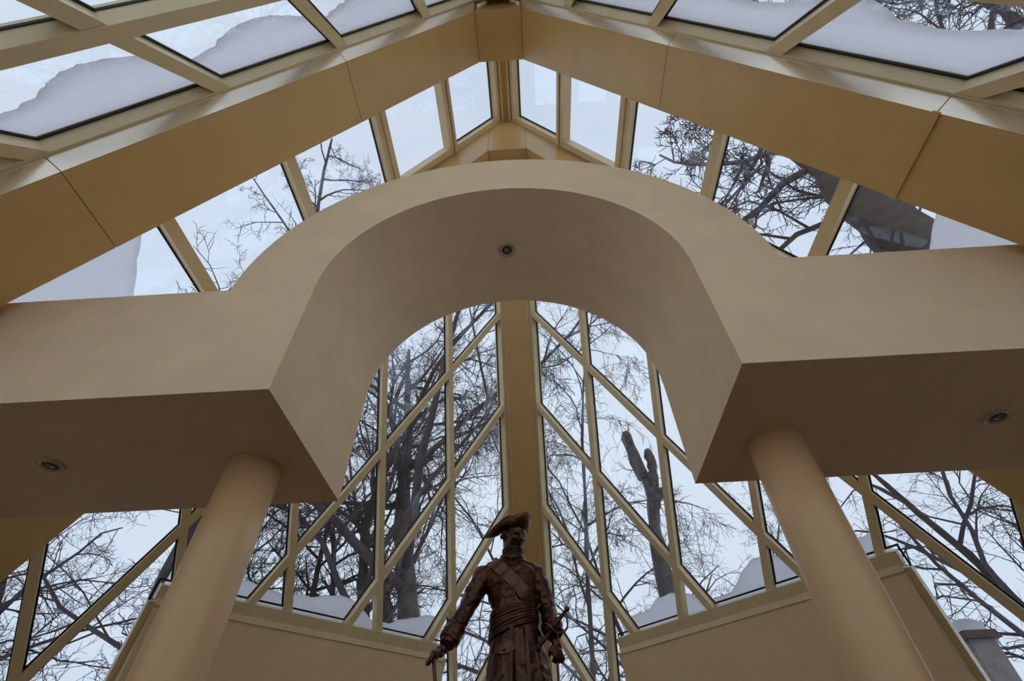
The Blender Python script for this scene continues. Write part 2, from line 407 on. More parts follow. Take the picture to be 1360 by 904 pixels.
# ------------------------------------------------------------------ columns
def lathe(prof, n=48, cx=0, cy=0):
    verts, faces = [], []
    for r, z in prof:
        for i in range(n):
            t = 2*math.pi*i/n; verts.append(Vector((cx+r*math.cos(t), cy+r*math.sin(t), z)))
    for j in range(len(prof)-1):
        for i in range(n):
            a = j*n+i; b = j*n+(i+1) % n; faces.append((a, b, b+n, a+n))
    faces.append(tuple(range(n))); faces.append(tuple((len(prof)-1)*n+i for i in range(n)))
    return verts, faces
CR = .0343*K
for S in (-1, 1):
    cx, cyy = (X0+S*.3505)*K, .5493*K
    root = empty('column', (cx, cyy, 0))
    tag(root, 'round tan column under the arch arm, on the side of the statue\'s %s' % sideWord[S], 'column', 'round columns carrying the arch')
    top = ZB*K+CAMZ
    v, f = lathe([(CR*1.12, .0), (CR*1.12, .10), (CR*1.03, .14), (CR*1.03, .16)], 48, cx, cyy); mk('base', v, f, 'column', root, True)
    v, f = lathe([(CR, .14), (CR, 1.5), (CR, 3), (CR, top)], 64, cx, cyy); o = mk('shaft', v, f, 'column', root, True)
# fix smoothing on caps
for o in bpy.data.objects:
    if o.type == 'MESH' and o.name.split('.')[0] in ('base', 'shaft', 'collar'):
        for p in o.data.polygons:
            if len(p.vertices) > 4: p.use_smooth = False

# ------------------------------------------------------------------ downlights
def downlight(p, label):
    p = W(p)
    root = empty('ceiling_light', p); tag(root, label, 'ceiling light', 'recessed lights in the arch block')
    v, f = lathe([(.095, p.z), (.095, p.z-.012), (.085, p.z-.018), (.062, p.z-.016), (.055, p.z-.004)], 32, p.x, p.y); mk('trim_ring', v, f[:-2], 'lamp', root, True)
    v, f = lathe([(.056, p.z-.001), (.056, p.z-.006)], 24, p.x, p.y); mk('recess', v, f, 'gasket', root)
    v, f = lathe([(.036, p.z-.004), (.034, p.z-.014), (.012, p.z-.02)], 24, p.x, p.y); mk('lens', v, f, 'lens', root, True)
downlight((-.638, .518, ZB), 'recessed round light under the arch arm on the side of the cane hand')
downlight((.595, .518, ZB), 'recessed round light under the arch arm on the side of the sword hand')
downlight((X0, .521, ZSP+RI), 'recessed round light at the crown of the arch')

# ------------------------------------------------------------------ statue
SX, SY, PZ = -.20, 4.18, 1.6
def tube(path, n=12, cap=True):
    """path: list of (Vector, radius) or (Vector, ra, rb) -> verts, faces"""
    verts, faces = [], []
    prev = None
    for i, q in enumerate(path):
        p = Vector(q[0]); ra = q[1]; rb = q[2] if len(q) > 2 else ra
        a = Vector(path[max(i-1, 0)][0]); b = Vector(path[min(i+1, len(path)-1)][0]); t = (b-a).normalized()
        if prev is None:
            u = Vector((1, 0, 0)) if abs(t.x) < .8 else Vector((0, 1, 0))
        else: u = prev
        u = (u-t*u.dot(t)).normalized(); v = t.cross(u); prev = u
        for k in range(n):
            th = 2*math.pi*k/n; verts.append(p+u*(ra*math.cos(th))+v*(rb*math.sin(th)))
    m = len(path)
    for j in range(m-1):
        for k in range(n):
            x = j*n+k; y = j*n+(k+1) % n; faces.append((x, y, y+n, x+n))
    if cap: faces.append(tuple(range(n))); faces.append(tuple((m-1)*n+k for k in range(n)))
    return verts, faces
def ball(c, rx, ry, rz, n=14, m=9, rot=None):
    verts, faces = [], []
    for j in range(m+1):
        ph = math.pi*(j+.02)/(m+.04)
        for k in range(n):
            th = 2*math.pi*k/n; v = Vector((rx*math.sin(ph)*math.cos(th), ry*math.sin(ph)*math.sin(th), rz*math.cos(ph)))
            if rot: v = rot @ v
            verts.append(Vector(c)+v)
    for j in range(m):
        for k in range(n): a = j*n+k; b = j*n+(k+1) % n; faces.append((a, b, b+n, a+n))
    faces.append(tuple(range(n))); faces.append(tuple(m*n+k for k in range(n)))
    return verts, faces
def merge(parts):
    V, F = [], []
    for v, f in parts:
        k = len(V); V += list(v); F += [tuple(i+k for i in q) for q in f]
    return V, F
def remeshed(name, parts, voxel, m, parent, fn=None):
    V, F = merge(parts)
    o = mk(name+'_raw', V, F, m, None)
    md = o.modifiers.new('r', 'REMESH'); md.mode = 'VOXEL'; md.voxel_size = voxel; md.use_smooth_shade = True
    ms = o.modifiers.new('s', 'SMOOTH'); ms.factor = .5; ms.iterations = 1
    dg = bpy.context.evaluated_depsgraph_get(); dg.update()
    me = bpy.data.meshes.new_from_object(o.evaluated_get(dg))
    bpy.data.objects.remove(o)
    base = Vector(parent.location)
    if fn:
        nn = [v.normal.copy() for v in me.vertices]
        for v, nr in zip(me.vertices, nn): v.co = v.co+nr*fn(v.co)
    for v in me.vertices: v.co = v.co-base
    me.name = name; me.materials.clear(); me.materials.append(MT[m])
    me.polygons.foreach_set('use_smooth', [True]*len(me.polygons))
    r = bpy.data.objects.new(name, me); COL.objects.link(r); r.parent = parent
    return r
# pedestal
ped = empty('pedestal', (SX, SY, 0)); tag(ped, 'reddish granite plinth under the bronze statue', 'pedestal')
def box(name, x0, x1, y0, y1, z0, z1, m, parent, taper=0):
    t = taper
    return prism(name, [Vector((x, y, z0)) for x, y in ((x0, y0), (x1, y0), (x1, y1), (x0, y1))], [Vector((x, y, z1)) for x, y in ((x0+t, y0+t), (x1-t, y0+t), (x1-t, y1-t), (x0+t, y1-t))], m, parent)
box('plinth_step', SX-.62, SX+.62, SY-.62, SY+.62, 0, .22, 'granite', ped)
box('shaft', SX-.48, SX+.48, SY-.48, SY+.48, .22, 1.42, 'granite', ped, .04)
box('cap', SX-.52, SX+.52, SY-.52, SY+.52, 1.42, PZ-.06, 'granite', ped)

stat = empty('statue', (SX, SY, PZ-.06))
tag(stat, 'dark bronze statue of a standing officer in tricorn hat, frock coat and sash', 'statue')
TOR = [  # z, cx, a(half width), b(half depth), cy
    (2.02, -.19, .285, .25, SY+.03), (2.30, -.19, .262, .225, SY+.02), (2.50, -.192, .238, .205, SY+.01), (2.70, -.20, .212, .185, SY), (2.84, -.208, .192, .165, SY),
    (2.97, -.215, .184, .148, SY), (3.08, -.222, .206, .158, SY), (3.18, -.232, .230, .166, SY), (3.27, -.24, .246, .150, SY+.01), (3.335, -.243, .218, .118, SY+.015), (3.375, -.235, .125, .092, SY+.015), (3.41, -.222, .072, .075, SY+.0)]
def tor(z):
    for q, r in zip(TOR, TOR[1:]):
        if q[0] <= z <= r[0]:
            t = (z-q[0])/(r[0]-q[0]); return tuple(q[i]+(r[i]-q[i])*t for i in range(1, 5))
    return TOR[-1][1:] if z > TOR[-1][0] else TOR[0][1:]
def surf(x, z, off=0.):
    cx, a, b, cy = tor(z); u = max(-.985, min(.985, (x-cx)/a)); return Vector((x, cy-b*math.sqrt(1-u*u)-off, z))
parts = []
V, F = [], []; NT = 40
for z, cx, a, b, cy in TOR:
    for k in range(NT):
        th = 2*math.pi*k/NT
        fold = 1+(.06*math.sin(9*th+1.3)+.03*math.sin(15*th)) * max(0, min(1, (2.80-z)/.5))
        V.append(Vector((cx+a*fold*math.cos(th), cy+b*fold*math.sin(th), z)))
for j in range(len(TOR)-1):
    for k in range(NT): a = j*NT+k; b = j*NT+(k+1) % NT; F.append((a, b, b+NT, a+NT))
F.append(tuple(range(NT))); F.append(tuple((len(TOR)-1)*NT+k for k in range(NT)))
parts.append((V, F))
# legs, boots
for s in (-1, 1):
    lx = -.19+s*.12
    parts.append(tube([(Vector((lx, SY, 2.3)), .115), (Vector((lx+s*.01, SY-.01, 2.1)), .095), (Vector((lx+s*.015, SY-.01, 1.98)), .085), (Vector((lx+s*.02, SY+.01, 1.84)), .085), (Vector((lx+s*.02, SY+.01, 1.68)), .06), (Vector((lx+s*.02, SY+.01, 1.56)), .062)], 14))
    parts.append(ball((lx+s*.03, SY-.09, 1.60), .06, .16, .055))
# arms (sleeves + cuffs)
armL = [(Vector((-.40, SY+.01, 3.28)), .075), (Vector((-.462, SY, 3.262)), .088), (Vector((-.535, SY-.01, 3.12)), .080), (Vector((-.60, SY-.02, 2.98)), .070), (Vector((-.655, SY-.06, 2.86)), .068), (Vector((-.70, SY-.10, 2.755)), .064), (Vector((-.725, SY-.13, 2.70)), .060)]
armR = [(Vector((-.085, SY+.01, 3.28)), .075), (Vector((-.03, SY+.01, 3.255)), .088), (Vector((.020, SY+.02, 3.10)), .080), (Vector((.06, SY+.03, 2.965)), .071), (Vector((.075, SY-.03, 2.86)), .069), (Vector((.085, SY-.09, 2.78)), .064), (Vector((.092, SY-.12, 2.735)), .058)]
parts += [tube(armL, 16), tube(armR, 16)]
parts.append(tube([(Vector((-.665, SY-.065, 2.84)), .085), (Vector((-.715, SY-.115, 2.73)), .080)], 16))
parts.append(tube([(Vector((.08, SY-.06, 2.83)), .084), (Vector((.09, SY-.11, 2.745)), .078)], 16))
# hands
def hand(wrist, palm_c, fdir, nrm_, side, curl):
    out = []
    fdir = fdir.normalized(); nrm_ = (nrm_-fdir*nrm_.dot(fdir)).normalized(); lat = fdir.cross(nrm_)*side
    out.append(tube([(wrist, .036), (wrist.lerp(palm_c, .5), .036), (palm_c, .040)], 10))
    R_ = Matrix((lat, nrm_, fdir)).transposed()
    out.append(ball(palm_c+fdir*.015, .052, .024, .058, 12, 8, R_))
    for i, (o, ln) in enumerate(((-.038, .072), (-.013, .082), (.013, .078), (.037, .062))):
        p = palm_c+fdir*.055+lat*o; path = [(p-fdir*.02, .0135)]; d = fdir.copy()
        for s in range(3):
            ang = curl*(.45+.4*s); dd = (fdir*math.cos(ang)-nrm_*math.sin(ang)); p = p+dd*ln*(.42, .33, .25)[s]; path.append((p, .0135-.0015*s))
        out.append(tube(path, 8))
    p = palm_c-lat*.045+fdir*.0; q = p+(fdir*.8-lat*.5-nrm_*.5).normalized()*.045; r = q+(fdir*.7-nrm_*.75+lat*.2).normalized()*.035
    out.append(tube([(palm_c-lat*.02, .018), (p, .017), (q, .0145), (r, .012)], 8))
    return out
parts += hand(Vector((-.735, SY-.145, 2.67)), Vector((-.77, SY-.18, 2.635)), Vector((-.62, -.45, -.30)), Vector((-.25, -.1, .9)), 1, 1.25)
parts += hand(Vector((.096, SY-.13, 2.705)), Vector((.108, SY-.14, 2.65)), Vector((.20, -.35, -.8)), Vector((.55, -.75, .25)), -1, 1.5)
# head
HC = Vector((-.212, SY-.005, 3.45)); HH = .265; FA = math.radians(34)
fx, fy = Vector((math.sin(FA), -math.cos(FA), 0)), Vector((math.cos(FA), math.sin(FA), 0))
HR = Matrix.Rotation(math.radians(24), 3, fx.cross(Vector((0, 0, 1)))) 
if (HR @ Vector((0, 0, 1))).dot(fx) < 0: HR = HR.inverted()
HP = HC+Vector((0, 0, .04))
def tilt(vs): return [HP+HR @ (Vector(v)-HP) for v in vs]
def g(x, c, w_): return math.exp(-((x-c)/w_)**2)
V, F = [], []; NH, NZ = 48, 40
for j in range(NZ+1):
    h = j/NZ
    base = math.sqrt(max(.0, 1-((h-.56)/.60)**2)) if h < .56 else math.sqrt(max(.0, 1-((h-.56)/.455)**2))
    for k in range(NH):
        th = 2*math.pi*k/NH; th = th-2*math.pi if th > math.pi else th
        dp, wd = .112, .086
        r = base/math.sqrt((math.cos(th)/dp)**2+(math.sin(th)/wd)**2)
        fr = max(0, math.cos(th))
        if h < .45: r *= 1-.28*(1-fr)*(.45-h)/.45
        r0 = r
        r += .010*g(th, 0, .35)*g(h, .04, .10)
        r += .032*g(th, 0, .17)*g(h, .40, .075)+.018*g(th, 0, .15)*g(h, .50, .10)
        r += .012*g(abs(th), .35, .3)*g(h, .60, .04)
        r -= .018*g(abs(th), .40, .17)*g(h, .525, .042)
        r += .008*g(abs(th), .40, .10)*g(h, .52, .02)
        r += .009*g(abs(th), .62, .25)*g(h, .42, .08)
        r += .011*g(th, 0, .26)*g(h, .235, .022)-.009*g(th, 0, .3)*g(h, .205, .014)+.012*g(th, 0, .22)*g(h, .170, .022)
        r -= .008*g(th, 0, .3)*g(h, .115, .025)
        r = r0+(r-r0)*1.45
        V.append(HC+Vector((0, 0, h*HH))+fx*(r*math.cos(th)+.004)+fy*(r*math.sin(th)))
for j in range(NZ):
    for k in range(NH): a = j*NH+k; b = j*NH+(k+1) % NH; F.append((a, b, b+NH, a+NH))
F.append(tuple(range(NH))); F.append(tuple(NZ*NH+k for k in range(NH)))
parts.append((tilt(V), F))
parts.append(tube([(Vector((-.225, SY+.01, 3.33)), .088), (Vector((-.217, SY+.005, 3.42)), .078), (HC+Vector((-.005, .02, .08)), .072)], 16))
for s in (-1, 1):   # ears
    ev, ef = ball(HC+Vector((0, 0, .125))+fy*s*.083-fx*.012, .016, .026, .034, 10, 7); parts.append((tilt(ev), ef))
coatfold = lambda p: (.011*noise.noise(Vector((p.x*9, p.y*9, p.z*13)))+.007*noise.noise(Vector((p.x*22+p.z*14, p.y*22, p.z*20-p.x*12)))) if p.z < 3.34 and p.z > 1.7 else 0.
body = remeshed('body', parts, .0085, 'bronze', stat, coatfold)
# hair rolls and queue
hp_ = []
for s in (-1, 1):
    for dz in (.105, .145):
        c = HC+Vector((0, 0, dz))+fy*s*.092-fx*.045
        hp_.append(tube([(c-fx*.035, .012), (c-fx*.025, .020), (c+fx*.02, .020), (c+fx*.03, .012)], 10))
hp_.append(ball(HC+Vector((0, 0, .13))-fx*.06, .085, .085, .10))
hp_.append(tube([(HC+Vector((0, 0, .06))-fx*.10, .03), (HC+Vector((0, 0, -.03))-fx*.13, .024), (HC+Vector((0, 0, -.13))-fx*.14, .016)], 10))
V, F = merge(hp_); mk('hair', tilt(V), F, 'bronze', stat, True)
# tricorn hat
def hat():
    NTH = 72; rings = []
    ha = FA-math.radians(6); fx = Vector((math.sin(ha), -math.cos(ha), 0)); fy = Vector((math.cos(ha), math.sin(ha), 0))
    top = Vector((HC.x, HC.y, 3.0))
    ZB_ = HC.z+.205
    cor = [0, math.radians(128), math.radians(-128)]
    V, F = [], []
    def pk(th, c, w_, e):
        d = (th-c+math.pi) % (2*math.pi)-math.pi
        return max(0, 1-abs(d)/w_)**e
    for th_i in range(NTH):
        th = 2*math.pi*th_i/NTH; d = fx*math.cos(th)+fy*math.sin(th)
        rn = pk(th, cor[2], 1.0, 1.25); rf = pk(th, cor[1], .8, 1.3); fr = pk(th, 0, .8, 1.2)
        ro = .130+.150*rn+.045*rf+.035*fr; zo = .078-.215*rn-.15*rf+.052*fr
        r1_ = .106+.055*rn+.02*rf+.015*fr; z1_ = -.095*rn-.06*rf+.02*fr
        col = [(.096, .004), (r1_, z1_), (r1_*.5+ro*.5-.006, z1_*.5+zo*.5-.004), (ro, zo)]
        inner = [(ro-.010, zo+.004), (r1_*.5+ro*.5-.018, z1_*.5+zo*.5+.006), (.098, .02)]
        crown = [(.096, .045), (.082, .065), (.05, .078), (.012, .082)]
        for r, z in col+inner+crown: V.append(Vector((HC.x, HC.y, ZB_+z))+d*r)
    n = 11
    for k in range(NTH):
        for j in range(n-1):
            a = k*n+j; b = ((k+1) % NTH)*n+j; F.append((a, b, b+1, a+1))
    F.append(tuple(k*n+n-1 for k in range(NTH))); F.append(tuple(k*n for k in range(NTH)))
    # tilt: a little down at the back
    R_ = Matrix.Rotation(math.radians(-3), 4, fy); c0_ = Vector((HC.x, HC.y, ZB_))
    V = [c0_+R_ @ (v-c0_) for v in V]
    return mk('tricorn_hat', tilt(V), F, 'bronze2', stat, True)
hat()
# coat details
def ribbon(name, pts, half, thick, m, parent, up=None):
    V, F = [], []
    n = len(pts)
    for i, p in enumerate(pts):
        t = (pts[min(i+1, n-1)]-pts[max(i-1, 0)]).normalized(); o_ = Vector((0, -1, 0)); lat = t.cross(o_).normalized()
        hw = half[i] if isinstance(half, list) else half
        for l, h in ((-1, 0), (-1, thick), (1, thick), (1, 0)): V.append(p+lat*hw*l+o_*h)
    for i in range(n-1):
        for k in range(4): a = i*4+k; b = i*4+(k+1) % 4; F.append((a, b, b+4, a+4))
    F.append((0, 1, 2, 3)); F.append(tuple((n-1)*4+k for k in range(4)))
    return mk(name, V, F, m, parent)
N_ = 14
N_ = 40
sash = ribbon('shoulder_sash', [surf(-.395+.37*t, 3.335-.385*t, .003+.009*abs(math.sin(t*9.5+.4))) for t in [i/N_ for i in range(N_+1)]], [.050+.003*math.sin(i*.9) for i in range(N_+1)], .012, 'bronze2', stat)
wv, tw = [], 9
for i in range(tw):
    path = []
    for k in range(37):
        th = 2*math.pi*k/36; z = 2.800+.019*i+(.072-.005*i)*math.cos(th)+.006*math.sin(2*th+i*1.7); cx, a, b, cy = tor(z)
        path.append((Vector((cx+(a+.002)*math.cos(th), cy+(b+.004)*math.sin(th), z)), .0105+.003*math.sin(2*th+i*2.1), .014))
    wv.append(tube(path, 8))
V, F = merge(wv); mk('waist_sash', V, F, 'bronze', stat, True)
for i in range(6):
    c = surf(-.222+.004*i, 3.335-.042*i, .006); V, F = ball(c, .009, .008, .009, 10, 6); mk('button', V, F, 'bronze2', stat, True)
ribbon('waistcoat_edge', [surf(-.205, 3.36-.028*i, -.002) for i in range(13)], .006, .012, 'bronze', stat)
for s in (-1, 1):
    ribbon('coat_edge', [surf(-.17+s*.055+(.02*s)*t, 2.80-.78*t, .002) for t in [i/8 for i in range(9)]], .012, .016, 'bronze', stat)
# collar, cravat
cp = []
for k in range(25):
    th = 2*math.pi*k/24; cp.append((Vector((-.222+.098*math.cos(th), SY+.005+.098*math.sin(th), 3.385+.012*math.sin(th))), .014, .030))
V, F = tube(cp, 8); mk('collar', V, F, 'bronze', stat, True)
cv = []
for i in range(3):
    path = [(Vector((-.213+.082*math.cos(2*math.pi*k/20), SY-.005+.082*math.sin(2*math.pi*k/20), 3.405+.024*i)), .015) for k in range(21)]; cv.append(tube(path, 8))
cv.append(ball(surf(-.215, 3.36, .02), .035, .02, .03))
V, F = merge(cv); mk('cravat', V, F, 'bronze', stat, True)
# pocket flap
pf = [surf(-.355+.14*u, 2.665-.02*math.sin(math.pi*u), .008) for u in [i/8 for i in range(9)]]
pk = ribbon('pocket_flap', pf, .035, .012, 'bronze2', stat)
V, F = ball(surf(-.285, 2.635, .024), .013, .012, .013, 12, 7); mk('button', V, F, 'bronze2', pk, True)
# cane
hg = Vector((-.80, SY-.215, 2.615))
V, F = tube([(Vector((-.80, SY-.215, 2.64)), .020), (hg+Vector((.01, 0, -.05)), .014), (Vector((-.74, SY-.23, 2.3)), .013), (Vector((-.70, SY-.24, PZ-.05)), .011)], 10); mk('cane', V, F, 'bronze2', stat, True)
# sword hilt at the hip
sw = empty('sword', (0, 0, 0)); sw.parent = stat
sdir = Vector((.205, -.03, .215)).normalized(); g0 = Vector((.075, SY-.16, 2.765)); pm = Vector((.205, SY-.18, 2.90))
sd = (pm-g0).normalized()
V, F = tube([(g0, .014), (g0+sd*.05, .018), (g0+sd*.11, .016), (pm-sd*.02, .013)], 10); mk('grip', V, F, 'bronze', sw, True)
V, F = ball(pm, .021, .021, .021); mk('pommel', V, F, 'bronze2', sw, True)
V, F = tube([(g0-sd*.01, .018), (g0-sd*.12, .017), (g0-sd*.5+Vector((0, .12, 0)), .014), (g0-sd*.9+Vector((0, .35, 0)), .008)], 10); mk('scabbard', V, F, 'bronze', sw, True)
side_ = Vector((sd.z, 0, -sd.x))
path = [(g0+sd*(.165*t)+side_*(.085*math.sin(math.pi*min(1, .12+t*.88))), .007) for t in [i/14 for i in range(15)]]
V, F = tube(path, 8); mk('knuckle_guard', V, F, 'bronze2', sw, True)
cup = [(g0+sd*.002+side_*(.06*math.cos(a))+sd.cross(side_)*(.06*math.sin(a)), .008) for a in [2*math.pi*i/24 for i in range(25)]]
V, F = tube(cup, 8); mk('guard_ring', V, F, 'bronze2', sw, True)

# ------------------------------------------------------------------ outside: snow ground, snow on the sills
gr = prism('ground', [Vector((x, y, -.02)) for x, y in ((-90, -60), (90, -60), (90, 110), (-90, 110))], Vector((0, 0, -.3)), 'snow')
tag(gr, 'snow covered ground outside the glazing', None, kind='structure')
def snowbank(S):
    O, A, B = rear(S); n = A.cross(B).normalized()
    if n.y < 0: n = -n
    V, F = [], []; NU, NV = 90, 8
    rnd = random.Random(5+S)
    off = rnd.random()*50
    for i in range(NU+1):
        u = i/NU; kk = K2-.02+(K1-K2+.04)*u
        h = .022+.045*max(0, noise.noise(Vector((u*5+off, 0, 0)))+.35)+.006*noise.noise(Vector((u*22+off, 3, 0)))
        for j in range(NV+1):
            v = j/NV; c = CS-.02-h*v*1.3
            th = (.012+.028*math.sqrt(max(0, 1-v)))*(1+.3*noise.noise(Vector((u*20, v*3, off))))
            p = O+A*((c+kk)/2)+B*((c-kk)/2)
            V.append(W(p+n*(MD+.001))); V.append(W(p+n*(MD+.001+th)))
    q = NV+1
    ix = lambda i, j, s: (i*q+j)*2+s
    for i in range(NU):
        for j in range(NV):
            for s in (0, 1): F.append((ix(i, j, s), ix(i+1, j, s), ix(i+1, j+1, s), ix(i, j+1, s)))
        F.append((ix(i, NV, 0), ix(i+1, NV, 0), ix(i+1, NV, 1), ix(i, NV, 1))); F.append((ix(i, 0, 0), ix(i+1, 0, 0), ix(i+1, 0, 1), ix(i, 0, 1)))
    o = mk('snow_drift', V, F, 'snow', None, True)
    tag(o, 'soft drift of snow lying along the rear sill on the side of the statue\'s %s' % sideWord[S], 'snow', 'snow drifts on the sills', kind='stuff')
snowbank(-1); snowbank(1)

# ------------------------------------------------------------------ trees
def indoors(p):
    x, y, z = p.x/K, p.y/K, (p.z-CAMZ)/K
    return z < ZR+.12-T3*(max(0, abs(x-X0)-XO)+max(0, y-YAP)+max(0, Y1-y))
def tree(name, label, base, h, r, seed, lean=(0, 0), levels=4, kids=(10, 7, 6, 4), spread=.9, droop=0., first=.25, lenr=(.42, .45, .45, .5), bark='bark', twig='twig', trunk=None, minr=.0062, wander=.13, trunk_r=None, cat='tree', group='bare trees outside the glazing'):
    rnd = random.Random(seed)
    T, Bq = ([], []), ([], [])
    def addtube(store, pts, rads, n):
        V, F = store; k0 = len(V); prev = None
        for i, p in enumerate(pts):
            t = (pts[min(i+1, len(pts)-1)]-pts[max(i-1, 0)]); t.normalize()
            u = prev if prev is not None else (Vector((1, 0, 0)) if abs(t.x) < .8 else Vector((0, 1, 0)))
            u = (u-t*u.dot(t)).normalized(); v = t.cross(u); prev = u
            for k in range(n):
                a = 2*math.pi*k/n; rr_ = rads[i]
                dv = u*math.cos(a)+v*math.sin(a)
                if n > 8: rr_ *= 1+.30*noise.noise((p+dv*rads[i])*1.7)+.16*noise.noise((p+dv*rads[i])*4.5)
                V.append(p+dv*rr_)
        for j in range(len(pts)-1):
            for k in range(n): a = k0+j*n+k; b = k0+j*n+(k+1) % n; F.append((a, b, b+n, a+n))
        if n > 4: F.append(tuple(k0+k for k in range(n))); F.append(tuple(k0+(len(pts)-1)*n+k for k in range(n)))
    def grow(p, d, ln, rad, lev, forced=None):
        segs = (9, 6, 4, 3, 2)[lev]; pts, rads = [p.copy()], [rad]
        endr = rad*.25 if lev == 0 else max(minr*.6, rad*.35)
        if forced: pts = [Vector(q) for q in forced]; rads = [rad+(endr-rad)*i/(len(pts)-1) for i in range(len(pts))]
        else:
            for i in range(segs):
                wv_ = wander*(.6+lev*.6)
                d = (d+Vector((rnd.gauss(0, wv_), rnd.gauss(0, wv_), rnd.gauss(0, wv_)+(.05 if lev else .02)-droop*lev*.10))).normalized()
                p = p+d*(ln/segs); pts.append(p.copy()); rads.append(rad+(endr-rad)*(i+1)/segs)
        if lev and any(indoors(q) for q in pts): return
        if forced and trunk_r: rads = list(trunk_r)
        if lev == 0:
            P2, R2 = [], []
            for i in range(len(pts)-1):
                for k in range(4): P2.append(pts[i].lerp(pts[i+1], k/4)); R2.append(rads[i]+(rads[i+1]-rads[i])*k/4)
            P2.append(pts[-1]); R2.append(rads[-1]); addtube(T, P2, R2, 12)
        else: addtube(Bq, pts, rads, (9, 6, 4, 3, 3)[lev])
        if lev >= levels: return
        nk = kids[lev]*(1, 1.1, 1.25, 1.5)[lev]; nk = max(2, int(nk*(.75+.5*rnd.random())))
        for i in range(nk):
            t = first+(1-first)*((i+rnd.random())/nk) if lev == 0 else .2+.8*((i+rnd.random())/nk)
            f = t*(len(pts)-1); j = min(int(f), len(pts)-2); q = pts[j].lerp(pts[j+1], f-j); rr = rads[j]+(rads[j+1]-rads[j])*(f-j)
            td = (pts[j+1]-pts[j]).normalized(); az = rnd.random()*2*math.pi
            u = td.orthogonal().normalized(); v = td.cross(u); ang = spread*(.7+.6*rnd.random())
            nd = (td*math.cos(ang)+(u*math.cos(az)+v*math.sin(az))*math.sin(ang)).normalized()
            l2 = ln*lenr[lev]*(.6+.8*rnd.random())*(1.15-.55*t if lev == 0 else 1-.3*t)
            grow(q, nd, l2, max(minr, min(rr*.62, l2*.022+.004)), lev+1)
    bp = Vector((base[0], base[1], -.1))
    grow(bp, Vector((lean[0], lean[1], 1)).normalized(), h, r, 0, trunk)
    root = empty(name, (base[0], base[1], 0)); tag(root, label, cat, group)
    mk('trunk', T[0], T[1], bark, root, True)
    if Bq[0]: mk('branches', Bq[0], Bq[1], twig, root, True)
    return root
def bx_(ratio, y): return (ratio*y, y)
tree('bare_tree', 'tall bare tree with thick straight grey trunk behind the lattice by the cane hand', bx_(-.182, 13), 19, .33, 11, lean=(-.065, 0), bark='greybark', first=.3, kids=(13, 7, 6, 5), droop=.2)
tree('bare_tree', 'bare tree with mossy dark trunk and forked limb behind the lattice by the cane hand', bx_(-.285, 11.5), 15, .20, 12, lean=(.0, 0), bark='moss', first=.28, kids=(13, 8, 6, 5), spread=.75)
tree('bare_tree', 'leaning bare tree with bare diagonal limb behind the lattice by the cane hand', bx_(-.20, 14.5), 16, .22, 13, lean=(-.16, 0), bark='bark', first=.3, kids=(10, 7, 6, 4))
tree('scrub_tree', 'low dark bushy tree above the snow by the cane side column', bx_(-.46, 14), 9.0, .20, 14, bark='moss', twig='needle', first=.12, kids=(14, 8, 6, 5), droop=.1, spread=1.05)
tree('scrub_tree', 'low dark bushy tree above the snow beside the mossy trunk', bx_(-.345, 15), 9.5, .20, 15, lean=(-.05, 0), bark='moss', twig='needle', first=.12, kids=(14, 8, 6, 5), droop=.1, spread=1.05)
tree('bare_tree', 'slender bare tree whose top twigs show through a roof pane above the arch', (-6.3, 8.2), 24, .17, 16, bark='bark', first=.2, kids=(22, 7, 5, 4), lenr=(.16, .45, .45, .5))
tree('bare_tree', 'fine twigged tree beyond the panes outside the cane side column', bx_(-1.02, 11), 11, .15, 17, first=.15, kids=(15, 8, 6, 4), droop=.3)
tree('bare_tree', 'upright grey tree farthest out beyond the panes outside the cane side column', bx_(-1.25, 10), 10, .13, 18, first=.15, kids=(14, 8, 6, 4), bark='greybark')
tree('bare_tree', 'thin tree seen just outside the cane side column', bx_(-.66, 13), 11, .14, 19, first=.15, kids=(14, 8, 6, 4), lean=(.08, 0))
tree('birch', 'drooping birch with hanging twigs beside the central post', bx_(.075, 13), 15, .075, 20, bark='twig', first=.2, kids=(16, 8, 7, 4), droop=1.1, spread=.9, lenr=(.30, .45, .5, .55))
tree('bare_tree', 'slim tree behind the statue and the central post', bx_(-.06, 16), 14, .15, 21, first=.15, kids=(14, 8, 6, 4), droop=.4)
tree('bare_tree', 'low twiggy tree near the sword hand of the statue', bx_(.16, 17), 10.5, .14, 22, first=.12, kids=(15, 8, 6, 4), droop=.6)
